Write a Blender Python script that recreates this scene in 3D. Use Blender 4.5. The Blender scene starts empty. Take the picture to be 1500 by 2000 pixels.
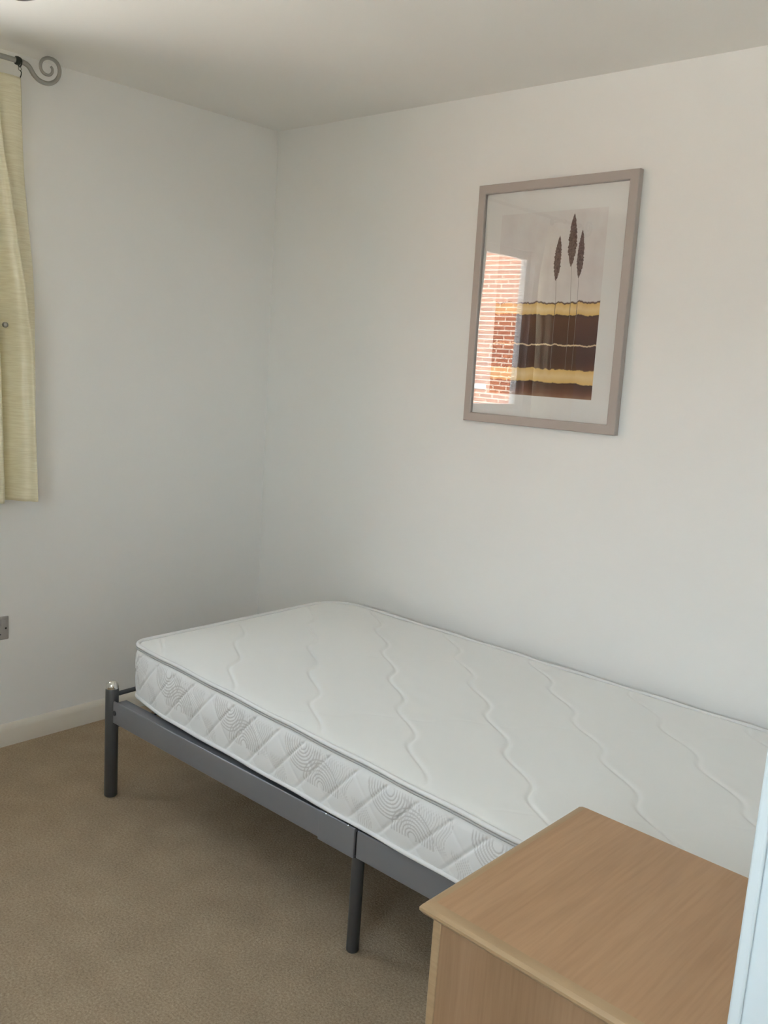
import bpy, bmesh, math, random
from mathutils import Vector, Matrix, noise
PI = math.pi
C = bpy.context.scene.collection
sc = bpy.context.scene

# ------------------------------------------------------------------ camera, world, lights
def cam_axes(yaw, pitch, roll):
    cy, sy, cp, sp = math.cos(yaw), math.sin(yaw), math.cos(pitch), math.sin(pitch)
    f = Vector((cy*cp, sy*cp, sp)); r = f.cross(Vector((0, 0, 1))).normalized(); u = r.cross(f)
    cr, sr = math.cos(roll), math.sin(roll)
    return cr*r+sr*u, -sr*r+cr*u, f
r_, u_, f_ = cam_axes(math.radians(132.094), math.radians(-9.8105), math.radians(3.8527))
cd = bpy.data.cameras.new('camera'); cam = bpy.data.objects.new('camera', cd); C.objects.link(cam)
cam.matrix_world = Matrix(((r_.x, u_.x, -f_.x, 3.0755), (r_.y, u_.y, -f_.y, -2.5854), (r_.z, u_.z, -f_.z, 1.5023), (0, 0, 0, 1)))
cd.sensor_fit = 'VERTICAL'; cd.sensor_height = 36.0; cd.lens = 36.0*1753.42/2000.0; cd.clip_start = 0.02
sc.camera = cam

vs = sc.view_settings
vs.view_transform = 'Standard'; vs.look = 'None'; vs.gamma = 1; vs.use_curve_mapping = False
vs.exposure = -0.03
SKY = 13.0
w = bpy.data.worlds.new('world'); sc.world = w; w.use_nodes = True
nt = w.node_tree; nt.nodes.clear()
tc = nt.nodes.new('ShaderNodeTexCoord'); sx = nt.nodes.new('ShaderNodeSeparateXYZ')
rp = nt.nodes.new('ShaderNodeValToRGB'); mp = nt.nodes.new('ShaderNodeMapRange')
mp.inputs['From Min'].default_value = -1; mp.inputs['From Max'].default_value = 1
bg = nt.nodes.new('ShaderNodeBackground'); wo = nt.nodes.new('ShaderNodeOutputWorld')
nt.links.new(tc.outputs['Generated'], sx.inputs[0]); nt.links.new(sx.outputs['Z'], mp.inputs['Value'])
nt.links.new(mp.outputs[0], rp.inputs[0]); nt.links.new(rp.outputs[0], bg.inputs[0]); nt.links.new(bg.outputs[0], wo.inputs[0])
e = rp.color_ramp.elements
e[0].position = 0.0; e[0].color = (0.42, 0.38, 0.32, 1)
e[1].position = 1.0; e[1].color = (0.62, 0.78, 1.0, 1)
a = e.new(0.47); a.color = (0.42, 0.38, 0.31, 1)
a = e.new(0.52); a.color = (0.86, 0.95, 1.0, 1)
bg.inputs['Strength'].default_value = SKY

def light(name, kind, loc, rot, energy, color, **kw):
    l = bpy.data.lights.new(name, kind); l.energy = energy; l.color = color
    o = bpy.data.objects.new(name, l); C.objects.link(o); o.location = loc; o.rotation_euler = rot
    for k, v in kw.items(): setattr(l, k, v)
    return o
sun = light('sun', 'SUN', (0, 0, 8), (0, 0, 0), 108.0, (1.0, 0.97, 0.91), angle=0.01)
sun.rotation_euler = Vector((-0.35, -0.75, -0.6)).to_track_quat('-Z', 'Y').to_euler()
# daylight enters by the window opening: a sampling portal, it adds no light of its own
p = light('window_portal', 'AREA', (-0.11, -1.65, 1.69), (0, math.radians(-90), 0), 1.0, (1, 1, 1), shape='RECTANGLE', size=0.94, size_y=0.79)
p.data.cycles.is_portal = True
p = light('window_portal', 'AREA', (2.90, -3.68, 1.64), (math.radians(90), 0, math.radians(180)), 1.0, (1, 1, 1), shape='RECTANGLE', size=1.2, size_y=1.04)
p.data.cycles.is_portal = True
sc.cycles.max_bounces = 12; sc.cycles.diffuse_bounces = 8; sc.cycles.glossy_bounces = 4; sc.cycles.transparent_max_bounces = 12
sc.cycles.caustics_reflective = False; sc.cycles.caustics_refractive = False
sc.cycles.sample_clamp_indirect = 12.0

# ------------------------------------------------------------------ helpers
def lin(r, g, b):
    f = lambda c: (c/255/12.92) if c/255 <= .04045 else ((c/255+.055)/1.055)**2.4
    return (f(r), f(g), f(b), 1)
def mat(name, col, rough=.6, metal=0.0, spec=.5, bump=None, var=None, coat=0.0, sheen=0.0):
    """col linear; bump=(scale, strength, distance, stretch) ; var=(scale, col2, stretch)"""
    m = bpy.data.materials.new(name); m.use_nodes = True
    n = m.node_tree.nodes; L = m.node_tree.links; b = n['Principled BSDF']
    b.inputs['Base Color'].default_value = col; b.inputs['Roughness'].default_value = rough
    b.inputs['Metallic'].default_value = metal; b.inputs['Specular IOR Level'].default_value = spec
    b.inputs['Coat Weight'].default_value = coat; b.inputs['Sheen Weight'].default_value = sheen
    def coords(st):
        t = n.new('ShaderNodeTexCoord'); mpn = n.new('ShaderNodeMapping'); mpn.inputs['Scale'].default_value = st
        L.new(t.outputs['Object'], mpn.inputs[0]); return mpn.outputs[0]
    if var:
        t = n.new('ShaderNodeTexNoise'); t.inputs['Scale'].default_value = var[0]; t.inputs['Detail'].default_value = 6
        L.new(coords(var[2] if len(var) > 2 else (1, 1, 1)), t.inputs['Vector'])
        r = n.new('ShaderNodeValToRGB'); r.color_ramp.elements[0].position = .35; r.color_ramp.elements[1].position = .65
        r.color_ramp.elements[0].color = col; r.color_ramp.elements[1].color = var[1]
        L.new(t.outputs['Fac'], r.inputs[0]); L.new(r.outputs[0], b.inputs['Base Color'])
    if bump:
        t = n.new('ShaderNodeTexNoise'); t.inputs['Scale'].default_value = bump[0]; t.inputs['Detail'].default_value = 4
        L.new(coords(bump[3] if len(bump) > 3 else (1, 1, 1)), t.inputs['Vector'])
        bn = n.new('ShaderNodeBump'); bn.inputs['Strength'].default_value = bump[1]; bn.inputs['Distance'].default_value = bump[2]
        L.new(t.outputs['Fac'], bn.inputs['Height']); L.new(bn.outputs[0], b.inputs['Normal'])
    return m

def obj(name, bm, m, parent=None, smooth=35, bevel=0.0, seg=2):
    me = bpy.data.meshes.new(name); bmesh.ops.recalc_face_normals(bm, faces=bm.faces[:])
    bm.to_mesh(me); bm.free()
    o = bpy.data.objects.new(name, me); C.objects.link(o)
    for mm in (m if isinstance(m, (list, tuple)) else [m]): me.materials.append(mm)
    if smooth is not None:
        for p_ in me.polygons: p_.use_smooth = True
        try: me.set_sharp_from_angle(angle=math.radians(smooth))
        except Exception: pass
    if bevel:
        bv = o.modifiers.new('bevel', 'BEVEL'); bv.width = bevel; bv.segments = seg; bv.limit_method = 'ANGLE'
        bv.harden_normals = False
    if parent is not None: o.parent = parent
    return o
def thing(name, label, cat, loc=(0, 0, 0), rot=(0, 0, 0), group=None):
    o = bpy.data.objects.new(name, None); C.objects.link(o); o.location = loc; o.rotation_euler = rot
    o.empty_display_size = .1
    o['label'] = label; o['category'] = cat
    if group: o['group'] = group
    return o
def struct(name, bm, m, parent=None, **k):
    o = obj(name, bm, m, parent, **k)
    if parent is None: o['kind'] = 'structure'
    return o
def box(bm, x0, x1, y0, y1, z0, z1, mi=0):
    v = [bm.verts.new(c) for c in ((x0, y0, z0), (x1, y0, z0), (x1, y1, z0), (x0, y1, z0), (x0, y0, z1), (x1, y0, z1), (x1, y1, z1), (x0, y1, z1))]
    for q in ((0, 3, 2, 1), (4, 5, 6, 7), (0, 1, 5, 4), (1, 2, 6, 5), (2, 3, 7, 6), (3, 0, 4, 7)):
        bm.faces.new([v[i] for i in q]).material_index = mi
    return bm
def B(*a): return box(bmesh.new(), *a)
def tube(bm, pts, rad, seg=14, caps=True):
    """tube along polyline; rad is a float or list"""
    pts = [Vector(p_) for p_ in pts]; n = len(pts); rings = []; prev = None
    for i, p_ in enumerate(pts):
        d = (pts[min(i+1, n-1)]-pts[max(i-1, 0)]).normalized()
        if prev is None:
            a_ = Vector((1, 0, 0)) if abs(d.x) < .9 else Vector((0, 0, 1)); u = d.cross(a_).normalized()
        else: u = (prev-d*prev.dot(d)).normalized()
        prev = u; v = d.cross(u); r = rad[i] if isinstance(rad, (list, tuple)) else rad
        rings.append([bm.verts.new(p_+u*math.cos(2*PI*k/seg)*r+v*math.sin(2*PI*k/seg)*r) for k in range(seg)])
    for i in range(n-1):
        for k in range(seg):
            bm.faces.new((rings[i][k], rings[i][(k+1) % seg], rings[i+1][(k+1) % seg], rings[i+1][k]))
    if caps: bm.faces.new(rings[0][::-1]); bm.faces.new(rings[-1])
    return bm
def lathe(bm, prof, origin=(0, 0, 0), axis=(0, 0, 1), seg=32):
    """prof = [(r, h)...] around axis"""
    o = Vector(origin); d = Vector(axis).normalized(); a_ = Vector((1, 0, 0)) if abs(d.x) < .9 else Vector((0, 1, 0))
    u = d.cross(a_).normalized(); v = d.cross(u); rings = []
    for r, h in prof:
        if r < 1e-6: rings.append([bm.verts.new(o+d*h)])
        else: rings.append([bm.verts.new(o+d*h+u*math.cos(2*PI*k/seg)*r+v*math.sin(2*PI*k/seg)*r) for k in range(seg)])
    for A, D in zip(rings, rings[1:]):
        for k in range(seg):
            k2 = (k+1) % seg
            if len(A) == 1 and len(D) == 1: continue
            if len(A) == 1: bm.faces.new((A[0], D[k2], D[k]))
            elif len(D) == 1: bm.faces.new((A[k], A[k2], D[0]))
            else: bm.faces.new((A[k], A[k2], D[k2], D[k]))
    return bm
def extrude_poly(bm, poly, axis, a0, a1):
    """poly of 2D points in the two other axes (in order), extruded along axis 0/1/2"""
    def P(q, t):
        l = [q[0], q[1]]; l.insert(axis, t); return l
    A = [bm.verts.new(P(q, a0)) for q in poly]; D = [bm.verts.new(P(q, a1)) for q in poly]; n = len(poly)
    for i in range(n): bm.faces.new((A[i], A[(i+1) % n], D[(i+1) % n], D[i]))
    bm.faces.new(A[::-1]); bm.faces.new(D)
    return bm
def lerp_table(t, x):
    if x <= t[0][0]: return t[0][1]
    for (a0, b0), (a1, b1) in zip(t, t[1:]):
        if x <= a1: return b0+(b1-b0)*(x-a0)/(a1-a0)
    return t[-1][1]

# ------------------------------------------------------------------ materials
M_wall = mat('wall_paint', (.82, .825, .81, 1), .75, bump=(60, .12, .002), var=(1.3, (.84, .84, .825, 1)))
M_ceil = mat('ceiling_paint', (.82, .805, .77, 1), .85, bump=(90, .12, .002))
M_cup = mat('cool_white_gloss_paint', (.62, .70, .735, 1), .35, bump=(25, .05, .001))
M_gloss = mat('white_gloss_paint', (.80, .81, .80, 1), .35, bump=(25, .05, .001))
M_skirt = mat('skirting_paint', (.72, .68, .60, 1), .5)
M_upvc = mat('white_upvc', (.82, .83, .83, 1), .25)
M_steel = mat('silver_grey_powder_coat', (.225, .23, .25, 1), .42, .35, bump=(700, .12, .0006))
M_post = mat('dark_grey_powder_coat', (.085, .087, .09, 1), .45, .4)
M_chrome = mat('chrome', (.75, .74, .70, 1), .08, 1.0)
M_zinc = mat('zinc_screw', (.6, .6, .6, 1), .25, 1.0)
M_black = mat('black_plastic_and_shade', (.015, .015, .015, 1), .5)
M_pole = mat('brushed_pewter', (.36, .35, .32, 1), .38, .6)
M_polek = mat('dark_pewter', (.05, .055, .045, 1), .4, .7)
M_frame = mat('taupe_frame', (.41, .37, .345, 1), .45, .1, bump=(300, .1, .0004, (1, 1, .1)))
M_matb = mat('mount_board', (.80, .80, .78, 1), .85)
M_sock = mat('socket_plate_grey', (.44, .42, .40, 1), .35, .2)
M_purple = mat('plum_glass', (.06, .025, .045, 1), .15, 0, .5)
M_whitep = mat('white_plastic', (.78, .78, .76, 1), .35)

def carpet():
    m = bpy.data.materials.new('tan_carpet'); m.use_nodes = True; n = m.node_tree.nodes; L = m.node_tree.links
    b = n['Principled BSDF']; b.inputs['Roughness'].default_value = .95; b.inputs['Specular IOR Level'].default_value = .1
    t = n.new('ShaderNodeTexCoord')
    n1 = n.new('ShaderNodeTexNoise'); n1.inputs['Scale'].default_value = 170; n1.inputs['Detail'].default_value = 5; n1.inputs['Roughness'].default_value = .75
    n2 = n.new('ShaderNodeTexNoise'); n2.inputs['Scale'].default_value = 9; n2.inputs['Detail'].default_value = 5
    for q in (n1, n2): L.new(t.outputs['Object'], q.inputs['Vector'])
    r = n.new('ShaderNodeValToRGB'); r.color_ramp.elements[0].position = .32; r.color_ramp.elements[1].position = .68
    r.color_ramp.elements[0].color = (.285, .215, .142, 1); r.color_ramp.elements[1].color = (.55, .445, .315, 1)
    L.new(n1.outputs['Fac'], r.inputs[0])
    mx = n.new('ShaderNodeMix'); mx.data_type = 'RGBA'; mx.blend_type = 'MULTIPLY'; mx.inputs['Factor'].default_value = 1
    r2 = n.new('ShaderNodeValToRGB'); r2.color_ramp.elements[0].position = .3; r2.color_ramp.elements[1].position = .7
    r2.color_ramp.elements[0].color = (.88, .87, .86, 1); r2.color_ramp.elements[1].color = (1, 1, 1, 1)
    L.new(n2.outputs['Fac'], r2.inputs[0]); L.new(r.outputs[0], mx.inputs[6]); L.new(r2.outputs[0], mx.inputs[7])
    L.new(mx.outputs[2], b.inputs['Base Color'])
    bn = n.new('ShaderNodeBump'); bn.inputs['Strength'].default_value = .7; bn.inputs['Distance'].default_value = .006
    L.new(n1.outputs['Fac'], bn.inputs['Height']); L.new(bn.outputs[0], b.inputs['Normal'])
    return m
M_carpet = carpet()

def wood(name, c1, c2, stretch, rough=.4):
    """fine straight grain; stretch small along the grain axis"""
    m = bpy.data.materials.new(name); m.use_nodes = True; n = m.node_tree.nodes; L = m.node_tree.links
    b = n['Principled BSDF']; b.inputs['Roughness'].default_value = rough; b.inputs['Specular IOR Level'].default_value = .35
    t = n.new('ShaderNodeTexCoord')
    def tex(scale, st, det):
        mpn = n.new('ShaderNodeMapping'); mpn.inputs['Scale'].default_value = st; L.new(t.outputs['Object'], mpn.inputs[0])
        q = n.new('ShaderNodeTexNoise'); q.inputs['Scale'].default_value = scale; q.inputs['Detail'].default_value = det
        L.new(mpn.outputs[0], q.inputs['Vector']); return q
    A = tex(14, stretch, 4)
    fine = tex(170, tuple(s if s == 1 else .05 for s in stretch), 3)
    r = n.new('ShaderNodeValToRGB'); r.color_ramp.elements[0].position = .3; r.color_ramp.elements[1].position = .7
    r.color_ramp.elements[0].color = c1; r.color_ramp.elements[1].color = c2
    L.new(A.outputs['Fac'], r.inputs[0])
    r2 = n.new('ShaderNodeValToRGB'); r2.color_ramp.elements[0].position = .3; r2.color_ramp.elements[1].position = .62
    r2.color_ramp.elements[0].color = (.89, .87, .85, 1); r2.color_ramp.elements[1].color = (1, 1, 1, 1)
    L.new(fine.outputs['Fac'], r2.inputs[0])
    mx = n.new('ShaderNodeMix'); mx.data_type = 'RGBA'; mx.blend_type = 'MULTIPLY'; mx.inputs['Factor'].default_value = 1
    L.new(r.outputs[0], mx.inputs[6]); L.new(r2.outputs[0], mx.inputs[7]); L.new(mx.outputs[2], b.inputs['Base Color'])
    return m
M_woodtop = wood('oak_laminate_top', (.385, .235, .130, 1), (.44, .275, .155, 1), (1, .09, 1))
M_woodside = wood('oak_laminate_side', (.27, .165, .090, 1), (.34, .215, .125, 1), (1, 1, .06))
M_lip = wood('oak_edge_moulding', (.37, .255, .145, 1), (.42, .295, .17, 1), (.1, .1, 1), .35)

def brick():
    m = bpy.data.materials.new('red_brick'); m.use_nodes = True; n = m.node_tree.nodes; L = m.node_tree.links
    b = n['Principled BSDF']; b.inputs['Roughness'].default_value = .9
    t = n.new('ShaderNodeTexCoord'); s = n.new('ShaderNodeSeparateXYZ'); c = n.new('ShaderNodeCombineXYZ')
    L.new(t.outputs['Object'], s.inputs[0]); L.new(s.outputs['X'], c.inputs['X']); L.new(s.outputs['Z'], c.inputs['Y'])
    k = n.new('ShaderNodeTexBrick'); L.new(c.outputs[0], k.inputs['Vector'])
    k.inputs['Scale'].default_value = 1; k.inputs['Brick Width'].default_value = .3; k.inputs['Row Height'].default_value = .085
    k.inputs['Mortar Size'].default_value = .012; k.inputs['Mortar Smooth'].default_value = .1
    k.inputs['Color1'].default_value = (.27, .095, .045, 1); k.inputs['Color2'].default_value = (.18, .058, .032, 1)
    k.inputs['Mortar'].default_value = (.45, .355, .29, 1)
    L.new(k.outputs['Color'], b.inputs['Base Color'])
    return m
M_brick = brick()

def thin_glass(name, tint=(1, 1, 1, 1), k=1.0):
    """a single sheet of clear glass: passes light straight on, mirrors by Fresnel"""
    m = bpy.data.materials.new(name); m.use_nodes = True; n = m.node_tree.nodes; L = m.node_tree.links; n.clear()
    o = n.new('ShaderNodeOutputMaterial'); tr = n.new('ShaderNodeBsdfTransparent'); tr.inputs[0].default_value = tint
    g = n.new('ShaderNodeBsdfGlossy'); g.inputs['Roughness'].default_value = 0.0
    # Schlick's reflectance from the angle alone, the same from either side of the sheet
    ge = n.new('ShaderNodeNewGeometry'); dt = n.new('ShaderNodeVectorMath'); dt.operation = 'DOT_PRODUCT'
    L.new(ge.outputs['Incoming'], dt.inputs[0]); L.new(ge.outputs['Normal'], dt.inputs[1])
    def mth(op, a_, b_):
        q = n.new('ShaderNodeMath'); q.operation = op
        for i, v_ in enumerate((a_, b_)):
            if isinstance(v_, (int, float)): q.inputs[i].default_value = v_
            elif v_ is not None: L.new(v_, q.inputs[i])
        return q
    p5 = mth('POWER', mth('SUBTRACT', 1.0, mth('ABSOLUTE', dt.outputs['Value'], None).outputs[0]).outputs[0], 5.0)
    fr = mth('ADD', mth('MULTIPLY', p5.outputs[0], .957).outputs[0], .043)
    mu = n.new('ShaderNodeMath'); mu.operation = 'MULTIPLY'; mu.inputs[1].default_value = k; mu.use_clamp = True
    mx = n.new('ShaderNodeMixShader'); L.new(fr.outputs[0], mu.inputs[0]); L.new(mu.outputs[0], mx.inputs[0])
    L.new(tr.outputs[0], mx.inputs[1]); L.new(g.outputs[0], mx.inputs[2]); L.new(mx.outputs[0], o.inputs[0])
    return m
M_winglass = thin_glass('window_glass', (.97, .98, .97, 1), 1.0)
M_picglass = thin_glass('picture_glass', (1, 1, 1, 1), 1.9)

# ------------------------------------------------------------------ room shell
W, D, H = 2.79, -3.45, 2.4                         # W: cupboard flank that closes the bed alcove
E = 4.05                                           # far side wall of the room
WY0, WY1, WZ0, WZ1 = -2.032, -1.25, 1.225, 2.160     # window opening in the left wall
VX0, VX1, VZ0, VZ1 = 2.30, 3.50, 1.12, 2.16        # unseen window added in the front wall, behind the camera, for fill daylight
DY = -1.60                                         # front plane of the built-in cupboard
struct('floor', B(-.25, E+.12, D-.25, .12, -.12, 0), M_carpet, smooth=None)
struct('ceiling', B(-.25, E+.12, D-.25, .12, H, H+.12), M_ceil, smooth=None)
struct('wall_back', B(-.25, E+.12, 0, .12, 0, H), M_wall, smooth=None)
bm = bmesh.new()
box(bm, -.10, 0, D, WY0, 0, H); box(bm, -.10, 0, WY1, 0, 0, H); box(bm, -.10, 0, WY0, WY1, 0, WZ0); box(bm, -.10, 0, WY0, WY1, WZ1, H)
struct('wall_left', bm, M_wall, smooth=None)
bm = bmesh.new()
box(bm, -.25, VX0, D-.25, D, 0, H); box(bm, VX1, E+.12, D-.25, D, 0, H); box(bm, VX0, VX1, D-.25, D, 0, VZ0); box(bm, VX0, VX1, D-.25, D, VZ1, H)
struct('wall_front', bm, M_wall, smooth=None)
struct('wall_right', B(E, E+.12, D, 0, 0, H), M_wall, smooth=None)
struct('wall_alcove', B(W, W+.09, DY, 0, 0, H), M_wall, smooth=None)

def skirt_profile(h=.082, t=.016):
    return [(0, 0), (t, 0), (t, h*.72), (t*.85, h*.84), (t*.45, h*.95), (t*.2, h), (0, h)]
pf = skirt_profile()
struct('baseboard_left', extrude_poly(bmesh.new(), [(x, z) for x, z in pf], 1, D, 0), M_skirt, smooth=25)
struct('baseboard_back', extrude_poly(bmesh.new(), [(-x, z) for x, z in pf], 0, .016, W), M_skirt, smooth=25)
struct('baseboard_front', extrude_poly(bmesh.new(), [(D+x, z) for x, z in pf], 0, .016, E-.016), M_skirt, smooth=25)
struct('baseboard_right', extrude_poly(bmesh.new(), [(E-x, z) for x, z in pf], 1, D, DY-.03), M_skirt, smooth=25)
struct('baseboard_alcove', extrude_poly(bmesh.new(), [(W-x, z) for x, z in pf], 1, DY+.03, -.016), M_skirt, smooth=25)

# built-in cupboard beside the bed alcove: white frame whose edge closes the view on the right, with flush doors
bm = bmesh.new()
box(bm, W-.006, W+.062, DY-.024, DY-.0001, 0, H-.001); box(bm, E-.07, E-.0001, DY-.024, DY-.0001, 0, H-.001)
box(bm, W+.0621, E-.0701, DY-.024, DY-.0001, 2.05, H-.001); box(bm, W+.0621, E-.0701, DY-.024, DY-.0001, 0, .07)
box(bm, W-.006, W+.008, DY-.031, DY-.0241, 0, H-.001)
df = struct('door_1', bm, M_cup, bevel=.004, seg=3)
mid = (W+E)/2
for x0, x1, kx in ((W+.064, mid-.0015, mid-.04), (mid+.0015, E-.072, mid+.04)):
    dp = struct('door_panel', B(x0, x1, DY-.019, DY+.001, .072, 2.048), M_cup, df, bevel=.002)
    bm = lathe(bmesh.new(), [(.008, 0), (.007, .012), (.015, .020), (.016, .026), (.010, .031), (0, .032)], (kx, DY-.019, 1.02), (0, -1, 0), 20)
    struct('knob', bm, M_chrome, dp)

# ------------------------------------------------------------------ window
bm = bmesh.new()
def rect_frame(bm, x0, x1, y0, y1, z0, z1, t):
    box(bm, x0, x1, y0, y0+t, z0, z1); box(bm, x0, x1, y1-t, y1, z0, z1)
    box(bm, x0, x1, y0+t, y1-t, z0, z0+t); box(bm, x0, x1, y0+t, y1-t, z1-t, z1)
rect_frame(bm, -.068, -.030, WY0, WY1, WZ0, WZ1, .025)
wn = struct('window_1', bm, M_upvc, bevel=.003)
bm = bmesh.new(); rect_frame(bm, -.064, -.024, WY0+.0251, WY1-.0251, WZ0+.0251, WZ1-.0251, .022)
struct('sash', bm, M_upvc, wn, bevel=.004)
bm = bmesh.new(); v = [bm.verts.new(c) for c in ((-.045, WY0+.046, WZ0+.046), (-.045, WY1-.046, WZ0+.046), (-.045, WY1-.046, WZ1-.046), (-.045, WY0+.046, WZ1-.046))]
bm.faces.new(v); struct('window_pane', bm, M_winglass, wn, smooth=None)
bm = bmesh.new(); box(bm, -.0235, -.015, WY1-.046, WY1-.028, 1.60, 1.70); box(bm, -.015, .000, WY1-.056, WY1-.044, 1.64, 1.76)
struct('window_handle', bm, M_upvc, wn, bevel=.003)
struct('window_sill', B(-.0235, .025, WY0, WY1, WZ0-.002, WZ0+.016), M_gloss, wn, bevel=.004)

def rect_frame_y(bm, y0, y1, x0, x1, z0, z1, t):
    box(bm, x0, x0+t, y0, y1, z0, z1); box(bm, x1-t, x1, y0, y1, z0, z1)
    box(bm, x0+t, x1-t, y0, y1, z0, z0+t); box(bm, x0+t, x1-t, y0, y1, z1-t, z1)
bm = bmesh.new(); rect_frame_y(bm, D-.18, D-.115, VX0, VX1, VZ0, VZ1, .045)
box(bm, (VX0+VX1)/2-.03, (VX0+VX1)/2+.03, D-.18, D-.115, VZ0+.045, VZ1-.045)
w2 = struct('window_fill', bm, M_upvc, bevel=.003)
for x0, x1 in ((VX0+.0451, (VX0+VX1)/2-.0301), ((VX0+VX1)/2+.0301, VX1-.0451)):
    bm = bmesh.new(); bm.faces.new([bm.verts.new(c) for c in ((x0, D-.15, VZ0+.0451), (x1, D-.15, VZ0+.0451), (x1, D-.15, VZ1-.0451), (x0, D-.15, VZ1-.0451))])
    struct('window_pane', bm, M_winglass, w2, smooth=None)
struct('window_sill', B(VX0, VX1, D-.114, D+.03, VZ0-.002, VZ0+.016), M_gloss, w2, bevel=.004)

# brick building outside, lit by the sun: what the picture glass mirrors
struct('wall_outside', B(-18, -1.5, -11.8, -11.5, -2.8, 7), M_brick, smooth=None)
# the storey below and the roof of our own building throw its shade on the paving outside
struct('wall_below', B(-.10, E+.12, D-.25, 6, -2.8, -.13), M_brick, smooth=None)
struct('roof', B(-.45, E+.3, D-.45, 6, H+.13, H+.9), M_brick, smooth=None)['kind'] = 'structure'
M_pave = mat('pale_paving', (.60, .575, .53, 1), .9, bump=(6, .2, .01), var=(2, (.66, .63, .59, 1)))
struct('ground_outside', B(-30, 12, -30, 12, -3.0, -2.81), M_pave, smooth=None)
av = thing('air_vent', 'small white air vent on the brick wall outside, seen in the picture glass', 'vent', (-7.35, -11.5, 1.06))
obj('vent_cover', B(-.14, .14, -.0, .02, -.05, .05), M_upvc, av, bevel=.004)
bm = bmesh.new()
for i in range(4): box(bm, -.12, .12, .021, .03, -.04+.022*i, -.03+.022*i)
obj('louvre', bm, M_upvc, av)

# ------------------------------------------------------------------ bed frame
TH = math.radians(1.65)
bed = thing('bed_frame', 'silver grey metal single bed frame under the white mattress', 'bed', (.577, -1.086, 0), (0, 0, TH))
BL, BW = 2.03, .955         # post centre to post centre, in the bed's own axes
def post(x, y):
    bm = lathe(bmesh.new(), [(0, .002), (.019, 0), (.0215, .004), (.0215, .372), (.019, .377), (0, .377)], (x, y, 0), seg=28)
    o = obj('post', bm, M_post, bed)
    c = lathe(bmesh.new(), [(.0205, .377), (.0205, .382), (.0195, .390), (.015, .398), (.009, .4025), (0, .404)], (x, y, 0), seg=28)
    obj('cap', c, M_chrome, o)['label'] = 'chrome domed cap'
    b_ = lathe(bmesh.new(), [(0, .0215), (.006, .0215), (.006, .025), (.0, .027)], (x, y, .305), (1 if x < 1 else -1, 0, 0), seg=12)
    return o
for x in (0, BL):
    for y in (0, BW): post(x, y)
def rail(y, s):
    """side rail: hollow lip section, outer face s side, in two halves with a sleeve joint at mid length"""
    yc = y+.018*(-s)                       # inner side
    o0, o1 = (y-.004*1 if s < 0 else y+.004), None
    ya, yb = (y-.010, y+.040) if s < 0 else (y-.040, y+.010)
    def sec(x0, x1, g=0.0):
        bm = bmesh.new()
        z0, z1 = .266-g, .336+g
        yo = ya-g if s < 0 else yb+g; yi = yb+g if s < 0 else ya-g
        t = .008 if s < 0 else -.008
        poly = [(yo, z0), (yi, z0), (yi, z1-.004), (yo+t, z1-.004), (yo+t, z1+.001), (yo+t*.6, z1+.004), (yo+t*.2, z1+.003), (yo, z1-.002)]
        return extrude_poly(bm, poly, 0, x0, x1)
    r = obj('side_rail', sec(.022, 1.100), M_steel, bed, bevel=.002)
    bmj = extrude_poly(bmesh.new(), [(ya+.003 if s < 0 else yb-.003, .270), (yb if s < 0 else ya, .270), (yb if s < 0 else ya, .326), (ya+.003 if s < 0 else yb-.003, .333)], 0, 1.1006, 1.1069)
    obj('joint_shade', bmj, M_black, r)  # black inset strip: the shade of the rail gap put in as colour
    sl = obj('side_rail', sec(1.107, BL-.022), M_steel, bed, bevel=.002)
    j = obj('rail_sleeve', sec(.975, 1.1005, .0035), M_steel, r, bevel=.0015)
    yo = ya if s < 0 else yb
    for x in (1.000, 1.078):
        bm = lathe(bmesh.new(), [(.006, 0), (.006, .003), (.004, .005), (0, .0055)], (x, yo+(.003 if s < 0 else -.003), .3385), seg=12)
        obj('screw', bm, M_zinc, j)
    bm = lathe(bmesh.new(), [(.004, 0), (.004, -.012), (0, -.013)], (1.03, yo+(.012 if s < 0 else -.012), .2635), seg=10)
    obj('screw', bm, M_zinc, j)
    # bracket by the post with its bolt
    for xx, rr in ((.05, r), (BL-.05, sl)):
        bm = lathe(bmesh.new(), [(.0085, 0), (.0085, .003), (.006, .005), (.0035, .005), (.0035, .0035), (0, .0035)], (xx-.018 if xx < 1 else xx+.018, yo, .302), (0, s, 0), seg=14)
        obj('bolt', bm, M_post, rr)
    return r
rail(0, -1); rail(BW, 1)
def midleg(x, y):
    bm = lathe(bmesh.new(), [(0, .002), (.014, 0), (.0165, .004), (.0165, .2655), (0, .2655)], (x, y, 0), seg=24)
    obj('leg', bm, M_post, bed)
midleg(1.103, .006); midleg(1.103, BW-.008)
for x in (0, BL):
    for z in (.352, .243): obj('cross_bar', tube(bmesh.new(), [(x, .0215, z), (x, BW-.0215, z)], .0075), M_post, bed)
# slats carried between the rails
M_slat = mat('pale_birch_slat', (.55, .42, .28, 1), .5)
for i in range(12): 
    x = .12+i*(BL-.24)/11
    obj('slat', B(x-.03, x+.03, .0405, BW-.0405, .318, .328), M_slat, bed, bevel=.002)

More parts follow.
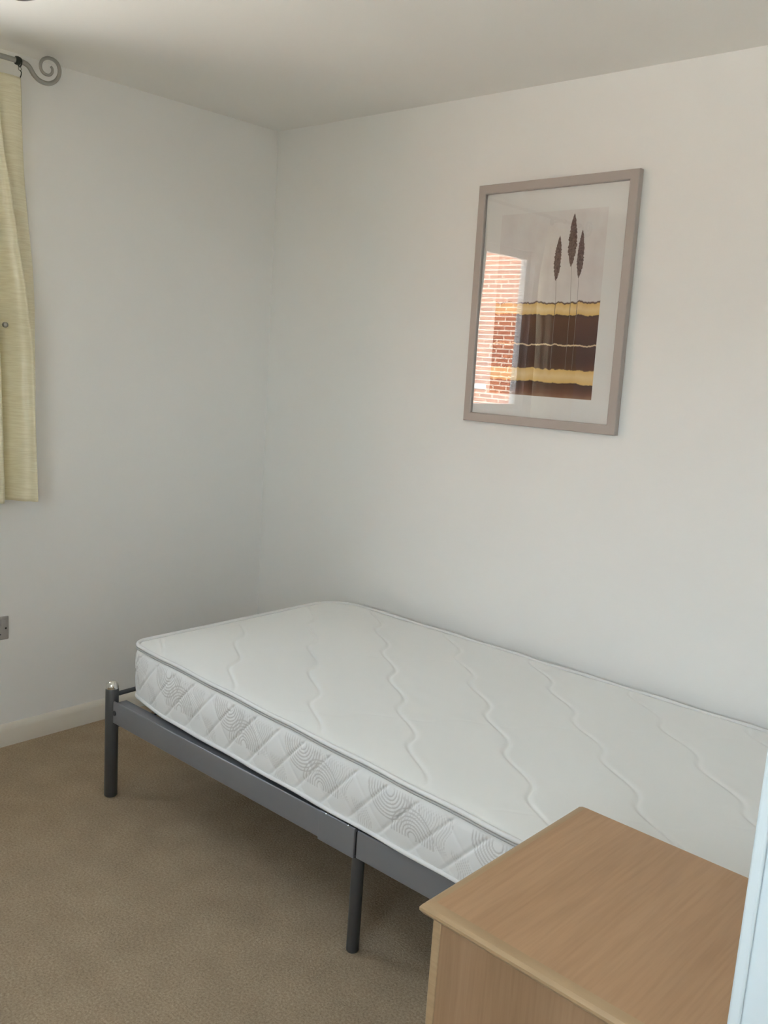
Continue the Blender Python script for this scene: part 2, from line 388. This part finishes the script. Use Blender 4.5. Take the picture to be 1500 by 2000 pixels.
# ------------------------------------------------------------------ mattress
def make_mattress():
    Z0, Z1 = .342, .533
    XL, XR = .600, 2.565
    near = lambda x: -1.030-.050*min(1, max(0, (x-.62)/1.5))
    nearb = lambda x: -1.030-.025*min(1, max(0, (x-.64)/.20))-.010*min(1, max(0, (x-.62)/1.5))
    far = lambda x: -.088+.060*(x-.6)/1.95
    RR = (.060, .080, .150, .055)        # corner radii: near right, far right, far left, near left
    # outline as rounded rectangle in (s,t) mapped to x,y ; build loop dense on near side
    def outline(step):
        pts = []
        xa, xb = XL+RR[3], XR-RR[0]; n = int((xb-xa)/step)
        for i in range(n+1): pts.append(('n', xa+(xb-xa)*i/n, 0))
        for k in range(1, 12): pts.append(('c', 0, (-PI/2)+PI/2*k/12))
        m_ = 60
        for i in range(m_+1): pts.append(('r', 0, i/m_))
        for k in range(1, 12): pts.append(('c', 1, PI/2*k/12))
        m2 = 220
        xa, xb = XL+RR[2], XR-RR[1]
        for i in range(m2+1): pts.append(('f', xb-(xb-xa)*i/m2, 0))
        for k in range(1, 12): pts.append(('c', 2, PI/2+PI/2*k/12))
        for i in range(m_+1): pts.append(('l', 0, 1-i/m_))
        for k in range(1, 12): pts.append(('c', 3, PI+PI/2*k/12))
        return pts
    def pos(q, nf):
        kd, a_, b_ = q
        if kd == 'n': return Vector((a_, nf(a_), 0)), Vector((0, -1, 0))
        if kd == 'f': return Vector((a_, far(a_), 0)), Vector((0, 1, 0))
        if kd == 'r': y0, y1 = nf(XR)+RR[0], far(XR)-RR[1]; return Vector((XR, y0+(y1-y0)*b_, 0)), Vector((1, 0, 0))
        if kd == 'l': y0, y1 = nf(XL)+RR[3], far(XL)-RR[2]; return Vector((XL, y0+(y1-y0)*b_, 0)), Vector((-1, 0, 0))
        R = RR[a_]; cx = XR-R if a_ in (0, 1) else XL+R
        cy = (nf(cx)+R) if a_ in (0, 3) else (far(cx)-R)
        n_ = Vector((math.cos(b_), math.sin(b_), 0)); return Vector((cx, cy, 0))+n_*R, n_
    O = outline(.0028); N = len(O)
    # side: grid loops
    nz = 72
    me = bpy.data.meshes.new('side_panel'); V = []; F = []; COL = []
    def pattern(x, z):
        """returns (ink 0..1, height)"""
        P = .318; h = 0; ink = 0
        zz = z-.435
        # diagonal quilting grooves
        for sgn in (1, -1):
            d = ((x*.93*1.0-sgn*zz*.86) % .094)
            d = min(d, .094-d)
            amp = 1.0 if sgn == 1 else .30
            h -= .0036*amp*math.exp(-(d/.0052)**2)
            h += .0010*(1-math.cos(2*PI*d/.094))*.5
        def ring(u, v_, up, r0, r1, lam):
            r = math.hypot(u, v_*.95)
            if r < r0 or r > r1: return 0
            if up and v_ < -.006: return 0
            if (not up) and v_ > .010: return 0
            s_ = math.sin(2*PI*(r-r0)/lam-.6)
            return max(0, s_)**.7 if s_ > 0 else 0
        u = (x-.912+P/2) % P-P/2; ink = max(ink, ring(u, z-.405, True, .010, .068, .0088))
        u = (x-.912-.235+P/2) % P-P/2; ink = max(ink, ring(u-.006, z-.494, False, .012, .072, .0088))
        # wavy vertical ribbons
        for ox, za, zb in ((.083, .40, .505), (.150, .355, .43), (.300, .42, .505), (.030, .45, .505)):
            u = (x-.912-ox-.010*math.sin((z-.35)*60)+P/2) % P-P/2
            if abs(u) < .025 and za < z < zb:
                s_ = math.sin(2*PI*u/.0075); ink = max(ink, .65*max(0, s_)*min(1, (z-za)/.01, (zb-z)/.01))
        fade = min(1, max(0, (z-.352)/.014))*min(1, max(0, (.508-z)/.016))
        return ink*fade, h*fade-.0006*ink*fade
    for j in range(nz+1):
        t = j/nz; z = Z0+.010+(Z1-Z0-.020)*t
        bulge = .008*math.sin(PI*t)
        for i, q in enumerate(O):
            pt, n_ = pos(q, near); pb, _ = pos(q, nearb)
            p_ = pb.lerp(pt, t)
            s_ = p_.x if q[0] in 'nf' else (p_.x+p_.y*1.1)
            ink, h = pattern(s_, z+(.006*math.sin(s_*7) if q[0] != 'n' else 0))
            wob = .003*noise.noise(Vector((p_.x*5, p_.y*5, z*9)))
            p_ = p_+n_*(bulge+h+wob); V.append((p_.x, p_.y, z)); COL.append(ink)
    for j in range(nz):
        for i in range(N):
            i2 = (i+1) % N
            F.append((j*N+i, j*N+i2, (j+1)*N+i2, (j+1)*N+i))
    me.from_pydata(V, [], F); me.update()
    at = me.color_attributes.new('ink', 'FLOAT_COLOR', 'POINT')
    at.data.foreach_set('color', [c for v_ in COL for c in (v_, v_, v_, 1)])
    for p_ in me.polygons: p_.use_smooth = True
    root = thing('mattress', 'white quilted single mattress with patterned sides on the metal bed frame', 'mattress', (0, 0, 0))
    sp = bpy.data.objects.new('side_panel', me); C.objects.link(sp); sp.parent = root
    sp['label'] = 'white quilted side with grey arc pattern'
    m = bpy.data.materials.new('quilted_damask'); m.use_nodes = True; n = m.node_tree.nodes; L = m.node_tree.links; b = n['Principled BSDF']
    b.inputs['Roughness'].default_value = .55; b.inputs['Sheen Weight'].default_value = .2
    vc = n.new('ShaderNodeAttribute'); vc.attribute_name = 'ink'
    mx = n.new('ShaderNodeMix'); mx.data_type = 'RGBA'; mx.inputs[6].default_value = (.83, .84, .84, 1); mx.inputs[7].default_value = (.56, .555, .545, 1)
    L.new(vc.outputs['Fac'], mx.inputs[0]); L.new(mx.outputs[2], b.inputs['Base Color'])
    me.materials.append(m)
    # top and bottom covers: grid in (s,t) clipped to the rounded outline
    def wave(x, y):
        t = -y
        d = x-(.704+1.11*t+.021*math.sin(2*PI*(t-.487)/.163))
        d = (d+.1825) % .365-.1825
        return d*.67
    def wave2(x, y):
        t = y+1.08
        d = x-(.55+1.11*t+.021*math.sin(2*PI*(t-.1)/.163))
        d = (d+.365) % .73-.365
        return d*.67
    def cover(top):
        bm = bmesh.new(); nx, ny = (520, 270) if top else (60, 30); grid = []
        nf = near if top else nearb
        for j in range(ny+1):
            row = []
            for i in range(nx+1):
                x = XL+(XR-XL)*i/nx; t = j/ny
                # pull in the rounded corners
                ex = min(x-XL, XR-x); y0, y1 = nf(x), far(x)
                left = x < (XL+XR)/2
                ra, rb = (RR[3], RR[2]) if left else (RR[0], RR[1])
                if ex < ra: y0 += ra-math.sqrt(max(0, ra*ra-(ra-ex)**2))
                if ex < rb: y1 -= rb-math.sqrt(max(0, rb*rb-(rb-ex)**2))
                y = y0+(y1-y0)*t
                e_ = min(ex, abs(y-y0), abs(y-y1))
                edge = 1-math.exp(-max(0, e_)/.022)
                if top:
                    d = wave(x, y); d2 = wave2(x, y)
                    z = Z1-.012+.0135*edge-.0036*math.exp(-(d/.0055)**2)*edge+.0011*math.exp(-((abs(d)-.018)/.02)**2)*edge-.0006*math.exp(-(d2/.005)**2)*edge
                    z += .0022*noise.noise(Vector((x*4, y*4, 1)))
                    z += .0010*noise.noise(Vector((x*17, y*17, 3)))*(1 if e_ > .02 else 0)
                else: z = Z0+.010-.010*edge
                row.append(bm.verts.new((x, y, z)))
            grid.append(row)
        for j in range(ny):
            for i in range(nx):
                q = (grid[j][i], grid[j][i+1], grid[j+1][i+1], grid[j+1][i])
                bm.faces.new(q if top else q[::-1])

        return bm
    M_tick = mat('white_ticking', (.80, .81, .795, 1), .6, sheen=.2, bump=(420, .12, .0006))
    def add(name, bm, m_):
        me2 = bpy.data.meshes.new(name); bm.to_mesh(me2); bm.free(); o = bpy.data.objects.new(name, me2); C.objects.link(o)
        for p_ in me2.polygons: p_.use_smooth = True
        me2.materials.append(m_); o.parent = root; return o
    add('top_cover', cover(True), M_tick); add('bottom_cover', cover(False), mat('grey_underside_cloth', (.22, .22, .22, 1), .8))
    # piping (taped edge) top and bottom, with a thin grey seam of its own depth
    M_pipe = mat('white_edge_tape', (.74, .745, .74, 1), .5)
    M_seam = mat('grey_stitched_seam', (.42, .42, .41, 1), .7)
    O2 = outline(.03)
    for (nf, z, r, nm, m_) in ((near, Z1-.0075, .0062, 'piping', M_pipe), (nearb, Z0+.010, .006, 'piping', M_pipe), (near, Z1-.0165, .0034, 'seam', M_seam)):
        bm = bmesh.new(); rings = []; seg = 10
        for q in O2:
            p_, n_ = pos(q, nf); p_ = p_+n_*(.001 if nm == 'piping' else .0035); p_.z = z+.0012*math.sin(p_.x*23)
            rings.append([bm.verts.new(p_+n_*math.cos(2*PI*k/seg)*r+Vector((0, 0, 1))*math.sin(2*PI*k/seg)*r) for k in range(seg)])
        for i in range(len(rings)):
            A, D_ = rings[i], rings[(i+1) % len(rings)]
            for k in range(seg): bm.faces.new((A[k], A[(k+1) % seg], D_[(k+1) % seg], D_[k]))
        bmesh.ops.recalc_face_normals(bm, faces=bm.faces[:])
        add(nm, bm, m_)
    return root
make_mattress()

# ------------------------------------------------------------------ chest of drawers
CX0, CX1, CY0, CY1, CZ = 2.300, 2.786, -1.585, -1.112, .68
ch = thing('chest_of_drawers', 'light oak laminate bedside chest of drawers beside the bed', 'chest of drawers', ((CX0+CX1)/2, (CY0+CY1)/2, 0))
def chl(bm): bmesh.ops.translate(bm, vec=Vector((-(CX0+CX1)/2, -(CY0+CY1)/2, 0)), verts=bm.verts[:]); return bm
# top board with a moulded edge: square core plus an ogee lip on the front and both ends
def top_board():
    bm = bmesh.new(); prof = [(-.004, 0.0), (.004, -.0008), (.0105, -.0035), (.0145, -.009), (.0140, -.014), (.009, -.0205), (.004, -.0225)]
    loops = []
    for off, dz in prof:
        x0, x1, y0, y1 = CX0+.0145-off, CX1, CY0+.0145-off, CY1-.004-(.0)+off*.0
        loops.append([bm.verts.new(c) for c in ((x0, y0, CZ+dz), (x1, y0, CZ+dz), (x1, y1, CZ+dz), (x0, y1, CZ+dz))])
    f = bm.faces.new(loops[0]); f.material_index = 0
    for A, D_ in zip(loops, loops[1:]):
        for k in range(4):
            q = bm.faces.new((A[k], D_[k], D_[(k+1) % 4], A[(k+1) % 4])); q.material_index = 1
    bm.faces.new(loops[-1][::-1]).material_index = 1
    return bm
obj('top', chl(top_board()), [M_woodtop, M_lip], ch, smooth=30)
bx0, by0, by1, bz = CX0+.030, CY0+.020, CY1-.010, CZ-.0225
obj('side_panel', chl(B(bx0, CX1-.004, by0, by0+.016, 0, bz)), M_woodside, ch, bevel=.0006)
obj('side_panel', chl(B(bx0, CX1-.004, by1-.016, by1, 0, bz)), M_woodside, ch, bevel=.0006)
obj('back_panel', chl(B(CX1-.012, CX1-.005, by0+.0161, by1-.0161, .02, bz)), M_woodside, ch)
obj('plinth', chl(B(bx0+.012, bx0+.026, by0+.0161, by1-.0161, 0, .06)), M_woodside, ch)
dz = (bz-.004-.064)/3
for i in range(3):
    z0 = .064+i*dz
    dr = obj('drawer', chl(B(bx0-.0165, bx0-.0005, by0, by1, z0+.0015, z0+dz-.0015)), M_lip, ch, bevel=.002)
    bm = lathe(bmesh.new(), [(.007, 0), (.006, .010), (.013, .017), (.015, .022), (.010, .027), (0, .028)], (bx0-.0165, (by0+by1)/2, z0+dz/2), (-1, 0, 0), seg=20)
    obj('knob', chl(bm), M_zinc, dr)
    bm = bmesh.new(); box(bm, bx0+.0, bx0+.38, by0+.03, by1-.03, z0+.02, z0+dz-.03)
    obj('drawer_box', chl(bm), M_woodside, dr)

# ------------------------------------------------------------------ picture
PX, PZ = 1.405, 1.702
pic = thing('framed_picture', 'tall taupe framed print of seed heads over brown and gold bands on the wall', 'picture', (PX, 0, PZ), (0, math.radians(-.75), 0))
fw = .031
bm = bmesh.new()
def frame_ring(bm, hw, hh, prof):
    loops = [[bm.verts.new((sx_*(hw-o_), y, sz_*(hh-o_))) for sx_, sz_ in ((-1, -1), (1, -1), (1, 1), (-1, 1))] for o_, y in prof]
    n_ = len(loops)
    for i in range(n_):
        A, D_ = loops[i], loops[(i+1) % n_]
        for k in range(4): bm.faces.new((A[k], A[(k+1) % 4], D_[(k+1) % 4], D_[k]))
frame_ring(bm, .299, .400, [(0, -.003), (0, -.0235), (.002, -.026), (fw-.004, -.027), (fw-.001, -.0255), (fw, -.0225), (fw, -.0165), (fw-.006, -.0165), (fw-.006, -.003)])
obj('frame', bm, M_frame, pic, smooth=25)
obj('backing', B(-.27, .27, -.010, -.004, -.371, .371), M_black, pic, smooth=None)
obj('mount', B(-.2685, .2685, -.0140, -.0101, -.3695, .3695), M_matb, pic, smooth=None)['label'] = 'off-white mount board'
bm = bmesh.new(); bm.faces.new([bm.verts.new(c) for c in ((-.2685, -.0185, -.3695), (.2685, -.0185, -.3695), (.2685, -.0185, .3695), (-.2685, -.0185, .3695))])
obj('glass', bm, M_picglass, pic, smooth=None)
def print_mat():
    m = bpy.data.materials.new('printed_artwork'); m.use_nodes = True; n = m.node_tree.nodes; L = m.node_tree.links; b = n['Principled BSDF']
    b.inputs['Roughness'].default_value = .8; b.inputs['Specular IOR Level'].default_value = .2
    t = n.new('ShaderNodeTexCoord'); s = n.new('ShaderNodeSeparateXYZ'); L.new(t.outputs['Object'], s.inputs[0])
    def nz(scale, st=(1, 1, 1), det=4):
        mpn = n.new('ShaderNodeMapping'); mpn.inputs['Scale'].default_value = st; L.new(t.outputs['Object'], mpn.inputs[0])
        q = n.new('ShaderNodeTexNoise'); q.inputs['Scale'].default_value = scale; q.inputs['Detail'].default_value = det; L.new(mpn.outputs[0], q.inputs['Vector']); return q
    def math_(op, a_, b_):
        q = n.new('ShaderNodeMath'); q.operation = op
        for i, v_ in enumerate((a_, b_)):
            if isinstance(v_, (int, float)): q.inputs[i].default_value = v_
            else: L.new(v_, q.inputs[i])
        return q.outputs[0]
    ns = nz(38, (1, 1, .25), 7); zz = math_('ADD', s.outputs['Z'], math_('MULTIPLY', math_('SUBTRACT', ns.outputs['Fac'], .5), .024))
    fac = math_('DIVIDE', math_('ADD', zz, .300), .61)
    r = n.new('ShaderNodeValToRGB'); L.new(fac, r.inputs[0]); cr = r.color_ramp
    k = lambda z: (z-1.402)/.61
    BR = (.078, .031, .024, 1); BR2 = (.125, .050, .030, 1); GO = (.80, .54, .19, 1); GO2 = (.88, .68, .34, 1); PALE = (.76, .735, .72, 1)
    stops = [(k(1.404), (.34, .20, .13, 1)), (k(1.418), (.20, .09, .055, 1)), (k(1.436), BR2), (k(1.4525), BR), (k(1.4545), GO), (k(1.475), GO2), (k(1.4955), GO),
             (k(1.4975), BR2), (k(1.52), BR), (k(1.5718), BR), (k(1.573), (.80, .64, .42, 1)), (k(1.5765), (.80, .64, .42, 1)), (k(1.578), BR), (k(1.66), BR2), (k(1.6715), BR),
             (k(1.6735), GO), (k(1.69), GO2), (k(1.7075), GO), (k(1.7095), (.12, .06, .05, 1)), (k(1.7125), (.15, .08, .06, 1)), (k(1.7145), PALE), (k(1.99), (.80, .79, .77, 1))]
    cr.elements[0].position, cr.elements[0].color = stops[0]
    cr.elements[1].position, cr.elements[1].color = stops[-1]
    for ps, cl in stops[1:-1]: cr.elements.new(ps).color = cl
    mx = n.new('ShaderNodeMix'); mx.data_type = 'RGBA'; mx.blend_type = 'MULTIPLY'; mx.inputs[0].default_value = 1
    n2 = nz(16, (1, 1, .7), 5); r2 = n.new('ShaderNodeValToRGB'); r2.color_ramp.elements[0].position = .25; r2.color_ramp.elements[0].color = (.88, .84, .84, 1); r2.color_ramp.elements[1].position = .75
    r2.color_ramp.elements[1].color = (1, 1, 1, 1)
    L.new(n2.outputs['Fac'], r2.inputs[0]); L.new(r.outputs[0], mx.inputs[6]); L.new(r2.outputs[0], mx.inputs[7]); L.new(mx.outputs[2], b.inputs['Base Color'])
    return m
M_print = print_mat()
M_seed = mat('printed_seed_heads', (.075, .038, .034, 1), .8, var=(160, (.19, .12, .105, 1)))
M_stem = mat('printed_stems', (.34, .30, .28, 1), .8); M_stemd = mat('printed_dark_stems', (.12, .08, .06, 1), .8)
bm = bmesh.new(); yq = -.0142
x0, x1 = 1.204-PX, 1.605-PX
bm.faces.new([bm.verts.new(c) for c in ((x0, yq, 1.406-PZ), (x1, yq, 1.406-PZ), (x1, yq, 2.0-PZ), (x0, yq, 2.0-PZ))])
rnd = random.Random(5)
def seedhead(cx, cz, hw, hh, lean):
    n_ = 46; L_ = []; R_ = []
    for i in range(n_+1):
        t = i/n_; z = cz-hh+2*hh*t
        ww = hw*(math.sin(PI*t**.85)**.75)*(1+.0*t); c = cx+lean*(t-.5)
        L_.append((c-ww*(.78+.35*rnd.random()), z-.003*rnd.random())); R_.append((c+ww*(.78+.35*rnd.random()), z+.003*rnd.random()))
    for i in range(n_):
        q = [bm.verts.new((p_[0]-PX, yq-.0002, p_[1]-PZ)) for p_ in (L_[i], R_[i], R_[i+1], L_[i+1])]
        bm.faces.new(q).material_index = 1
seedhead(1.437, 1.852, .0135, .070, .001); seedhead(1.487, 1.906, .0155, .082, -.003); seedhead(1.520, 1.862, .0125, .074, .000)
def stem(x0, z0, x1, z1, w_, mi, dy=.0003):
    q = [bm.verts.new((c[0]-PX, yq-dy, c[1]-PZ)) for c in ((x0-w_, z0), (x0+w_, z0), (x1+w_, z1), (x1-w_, z1))]
    bm.faces.new(q).material_index = mi
for xt, zt, xb in ((1.437, 1.785, 1.442), (1.490, 1.830, 1.498), (1.520, 1.795, 1.523)):
    stem(xb, 1.709, xt, zt, .0007, 2)
    stem(xb, 1.673, xb, 1.709, .0009, 3)
    stem(xb+.001, 1.50, xb, 1.673, .0005, 2)
obj('print', bm, [M_print, M_seed, M_stem, M_stemd], pic, smooth=None)['label'] = 'printed artwork of three seed heads and gold bands'

# ------------------------------------------------------------------ curtain pole, ring and curtains
PXX, PZZ = .09, 2.353
SHIFT = -3.50     # mirrored partner: y -> SHIFT - y
pole = thing('curtain_pole', 'thin pewter metal curtain pole with spiral scroll end above the window', 'curtain pole', (PXX, -1.17, PZZ))
def lp(pts): return [(x-PXX, y+1.17, z-PZZ) for x, y, z in pts]
yend = SHIFT+1.150
obj('rod', tube(bmesh.new(), lp([(PXX, -1.150, PZZ), (PXX, yend, PZZ)]), .0082, 16), M_pole, pole)
def smooth_path(p2, n_=6):
    out = []
    for i in range(len(p2)-1):
        a_, b_, c_, d_ = p2[max(i-1, 0)], p2[i], p2[i+1], p2[min(i+2, len(p2)-1)]
        for k in range(n_):
            t = k/n_
            out.append(tuple(.5*((2*b_[j])+(-a_[j]+c_[j])*t+(2*a_[j]-5*b_[j]+4*c_[j]-d_[j])*t*t+(-a_[j]+3*b_[j]-3*c_[j]+d_[j])*t**3) for j in range(2)))
    out.append(p2[-1]); return out
sp2 = [(-1.149, 2.353), (-1.137, 2.350), (-1.126, 2.343), (-1.112, 2.325), (-1.095, 2.313), (-1.074, 2.309), (-1.054, 2.313), (-1.036, 2.326), (-1.0255, 2.344), (-1.0235, 2.363), (-1.031, 2.380), (-1.045, 2.388), (-1.063, 2.3885), (-1.080, 2.380), (-1.0885, 2.366), (-1.0885, 2.351), (-1.081, 2.340), (-1.069, 2.3355), (-1.057, 2.338), (-1.049, 2.347), (-1.048, 2.358), (-1.054, 2.3655)]
sm = smooth_path(sp2); nn = len(sm)
rads = [.0082*(1-.55*(i/nn)) for i in range(nn)]
obj('finial', tube(bmesh.new(), lp([(PXX, y, z) for y, z in sm]), rads, 14), M_pole, pole)['label'] = 'spiral scroll finial'
obj('finial', tube(bmesh.new(), lp([(PXX, SHIFT-y, z) for y, z in sm]), rads, 14), M_pole, pole)
def bracket(y):
    bm = bmesh.new()
    tube(bm, lp([(.0065, y, PZZ-.0), (PXX-.0135, y, PZZ)]), .0055, 12)
    lathe(bm, [(0, 0), (.02, 0), (.02, .004), (.016, .0065), (0, .0065)], lp([(0.0002, y, PZZ)])[0], (1, 0, 0), 20)
    lathe(bm, [(.0083, -.007), (.0125, -.007), (.0125, .007), (.0083, .007), (.0083, -.007)], lp([(PXX, y, PZZ)])[0], (0, 1, 0), 20)
    obj('bracket', bm, M_polek, pole)
for y in (-1.166, SHIFT+1.166):
    obj('collar', lathe(bmesh.new(), [(.0083, -.0075), (.0125, -.006), (.0135, 0), (.0125, .006), (.0083, .0075), (.0083, -.0075)], lp([(PXX, y, PZZ)])[0], (0, 1, 0), 20), M_polek, pole)
bracket(-1.335); bracket(SHIFT+1.335)
def ring_thing(y, label, group):
    o = thing('curtain_ring', label, 'curtain ring', (PXX, y, PZZ), group=group)
    bm = bmesh.new(); n_ = 24
    P = [(math.cos(2*PI*k/n_)*.0125, 0, math.sin(2*PI*k/n_)*.0125-.0035) for k in range(n_+1)]
    tube(bm, P, .0022, 8, caps=False); obj('hoop', bm, M_polek, o)
    P = [(0, math.cos(2*PI*k/n_)*.005, math.sin(2*PI*k/n_)*.005-.0225) for k in range(n_+1)]
    bm = tube(bmesh.new(), P, .0014, 8, caps=False); obj('eyelet', bm, M_pole, o)
    bm = tube(bmesh.new(), [(0, .0, -.0265), (.002, .004, -.032), (.0, .004, -.040), (-.006, .004, -.0465)], .0016, 8); obj('hook', bm, M_polek, o)
    return o
ring_thing(-1.158, 'small dark metal curtain ring beside the scroll of the curtain pole', 'curtain rings on the pole')

EDGE = [(.929, -1.097), (1.065, -1.096), (1.331, -1.091), (1.589, -1.094), (1.723, -1.101), (1.87, -1.117), (2.013, -1.131), (2.154, -1.141), (2.308, -1.148)]
CREA = [(.929, -1.108), (1.155, -1.117), (1.416, -1.129), (1.551, -1.150), (1.65, -1.160), (1.778, -1.182), (1.904, -1.200), (2.057, -1.222), (2.308, -1.235)]
M_curt = None
def curtain_mat():
    m = bpy.data.materials.new('cream_slub_satin'); m.use_nodes = True; n = m.node_tree.nodes; L = m.node_tree.links; b = n['Principled BSDF']
    b.inputs['Roughness'].default_value = .30; b.inputs['Specular IOR Level'].default_value = .75
    t = n.new('ShaderNodeTexCoord'); mpn = n.new('ShaderNodeMapping'); mpn.inputs['Scale'].default_value = (5, 5, 90)
    L.new(t.outputs['Object'], mpn.inputs[0]); q = n.new('ShaderNodeTexNoise'); q.inputs['Scale'].default_value = 4; q.inputs['Detail'].default_value = 3
    L.new(mpn.outputs[0], q.inputs['Vector'])
    r = n.new('ShaderNodeValToRGB'); r.color_ramp.elements[0].position = .35; r.color_ramp.elements[1].position = .65
    r.color_ramp.elements[0].color = (.71, .65, .45, 1); r.color_ramp.elements[1].color = (.81, .765, .57, 1)
    L.new(q.outputs['Fac'], r.inputs[0]); L.new(r.outputs[0], b.inputs['Base Color'])
    bn = n.new('ShaderNodeBump'); bn.inputs['Strength'].default_value = .35; bn.inputs['Distance'].default_value = .0015
    L.new(q.outputs['Fac'], bn.inputs['Height']); L.new(bn.outputs[0], b.inputs['Normal'])
    return m
M_curt = curtain_mat()
def sstep(t): t = max(0, min(1, t)); return t*t*(3-2*t)
def curtain_mesh(mirror):
    """gathered folds; the leading folds sweep towards the stud then hang straight"""
    bm = bmesh.new(); nu, nv = 150, 110; g = []
    ztop, zbot = 2.308, .929
    for j in range(nv+1):
        z = zbot+(ztop-zbot)*j/nv; row = []
        yR = lerp_table(EDGE, z); yC = lerp_table(CREA, z)
        inner = -1.46 if z > 1.9 else -1.46+.03*sstep((1.9-z)/.4)
        for i in range(nu+1):
            u = i/nu
            if u < .16:
                s_ = u/.16; y = yR+(yC-yR)*s_; x = .058+.016*math.sin(PI*s_)-.020*s_**3
            else:
                s_ = (u-.16)/.84; nf = 3.0; f = s_*nf; k = math.floor(min(f, nf-1e-6)); ft = f-k
                y = yC+(inner-yC)*s_-(.0)
                # each fold leans over its right neighbour
                x = .035+(.105-.015*k)*(math.sin(PI*ft**.55))**.75+.004*math.sin(ft*19+z*2)
                y += .018*math.sin(PI*ft)*(1 if k == 0 else .6)*(.3+.7*sstep((ztop-z)/.5))
                if k == 0: x += .010*sstep((z-1.4)/.1)*sstep((1.75-z)/.15)*math.exp(-((ft-.35)/.2)**2)
            amp = .45+.55*sstep((ztop-z)/.35)
            x = .085+(x-.085)*amp
            x += .004*noise.noise(Vector((u*6, z*3, 2 if not mirror else 7)))
            row.append(bm.verts.new((x, y if not mirror else SHIFT-y, z+(.010*(1-u*4) if (u < .13 and j == 0) else 0))))
        g.append(row)
    for j in range(nv):
        for i in range(nu): bm.faces.new((g[j][i], g[j][i+1], g[j+1][i+1], g[j+1][i]))
    return bm
for mir in (False, True):
    lab = 'cream satin curtain hanging on the right of the window' if not mir else 'cream satin curtain on the far side of the window, beyond the left edge of view'
    ct = thing('curtain', lab, 'curtain', (0, 0, 0))
    o = obj('fabric', curtain_mesh(mir), M_curt, ct, smooth=180)
    sl = o.modifiers.new('thick', 'SOLIDIFY'); sl.thickness = .0025; sl.offset = 0
hb = thing('curtain_holdback', 'small round metal stud on the front of the cream curtain', 'curtain stud', (.10, -1.218, 1.522))
obj('stud_head', lathe(bmesh.new(), [(0, .040), (.005, .039), (.009, .034), (.0098, .028), (.007, .024), (.003, .022), (.003, 0)], (0, 0, 0), (1, -.35, 0), 20), M_pole, hb)

# ------------------------------------------------------------------ wall socket
so = thing('wall_socket', 'grey double electrical socket on the left wall below the curtain', 'socket', (0, -1.239, .4505))
obj('face_plate', B(.0003, .009, -.073, .073, -.043, .043), M_sock, so, bevel=.003, seg=3)
for s in (-1, 1):
    obj('switch', B(.0088, .0125, s*.052-.009, s*.052+.009, .010, .034), M_sock, so, bevel=.001)
    bm = bmesh.new(); cy_ = s*.030
    box(bm, .0086, .0094, cy_-.003, cy_+.003, -.006, .003); box(bm, .0086, .0094, cy_-.014, cy_-.008, -.024, -.020); box(bm, .0086, .0094, cy_+.008, cy_+.014, -.024, -.020)
    obj('pin_holes', bm, M_black, so)
    obj('screw', lathe(bmesh.new(), [(.0035, 0), (.0035, .001), (0, .0012)], (.009, s*.062, -.001), (1, 0, 0), 12), M_polek, so)

# ------------------------------------------------------------------ ceiling pendant (only its very bottom shows at the top left)
pe = thing('pendant_lamp', 'dark plum pendant lamp hanging from the ceiling at the top left edge', 'lamp', (1.374, -1.777, 2.4))
obj('ceiling_rose', lathe(bmesh.new(), [(0, -.0002), (.045, -.0002), (.045, -.008), (.03, -.022), (.006, -.026), (0, -.026)], seg=28), M_whitep, pe)
obj('cable', tube(bmesh.new(), [(0, 0, -.026), (0, 0, -.150)], .003, 8), M_whitep, pe)
obj('lamp_holder', lathe(bmesh.new(), [(0, -.150), (.012, -.150), (.018, -.165), (.018, -.200), (0, -.200)], seg=24), M_whitep, pe)
PB = .308
prof = [(.020, -.195), (.045, -.200), (.062, -.222), (.067, -.250)]
for k in range(0, 9):
    a_ = PI/2*k/8; prof.append((.067*math.cos(a_), -.252-(PB-.252)*math.sin(a_)))
prof[-1] = (0, -PB)
obj('shade', lathe(bmesh.new(), prof, seg=36), M_purple, pe)
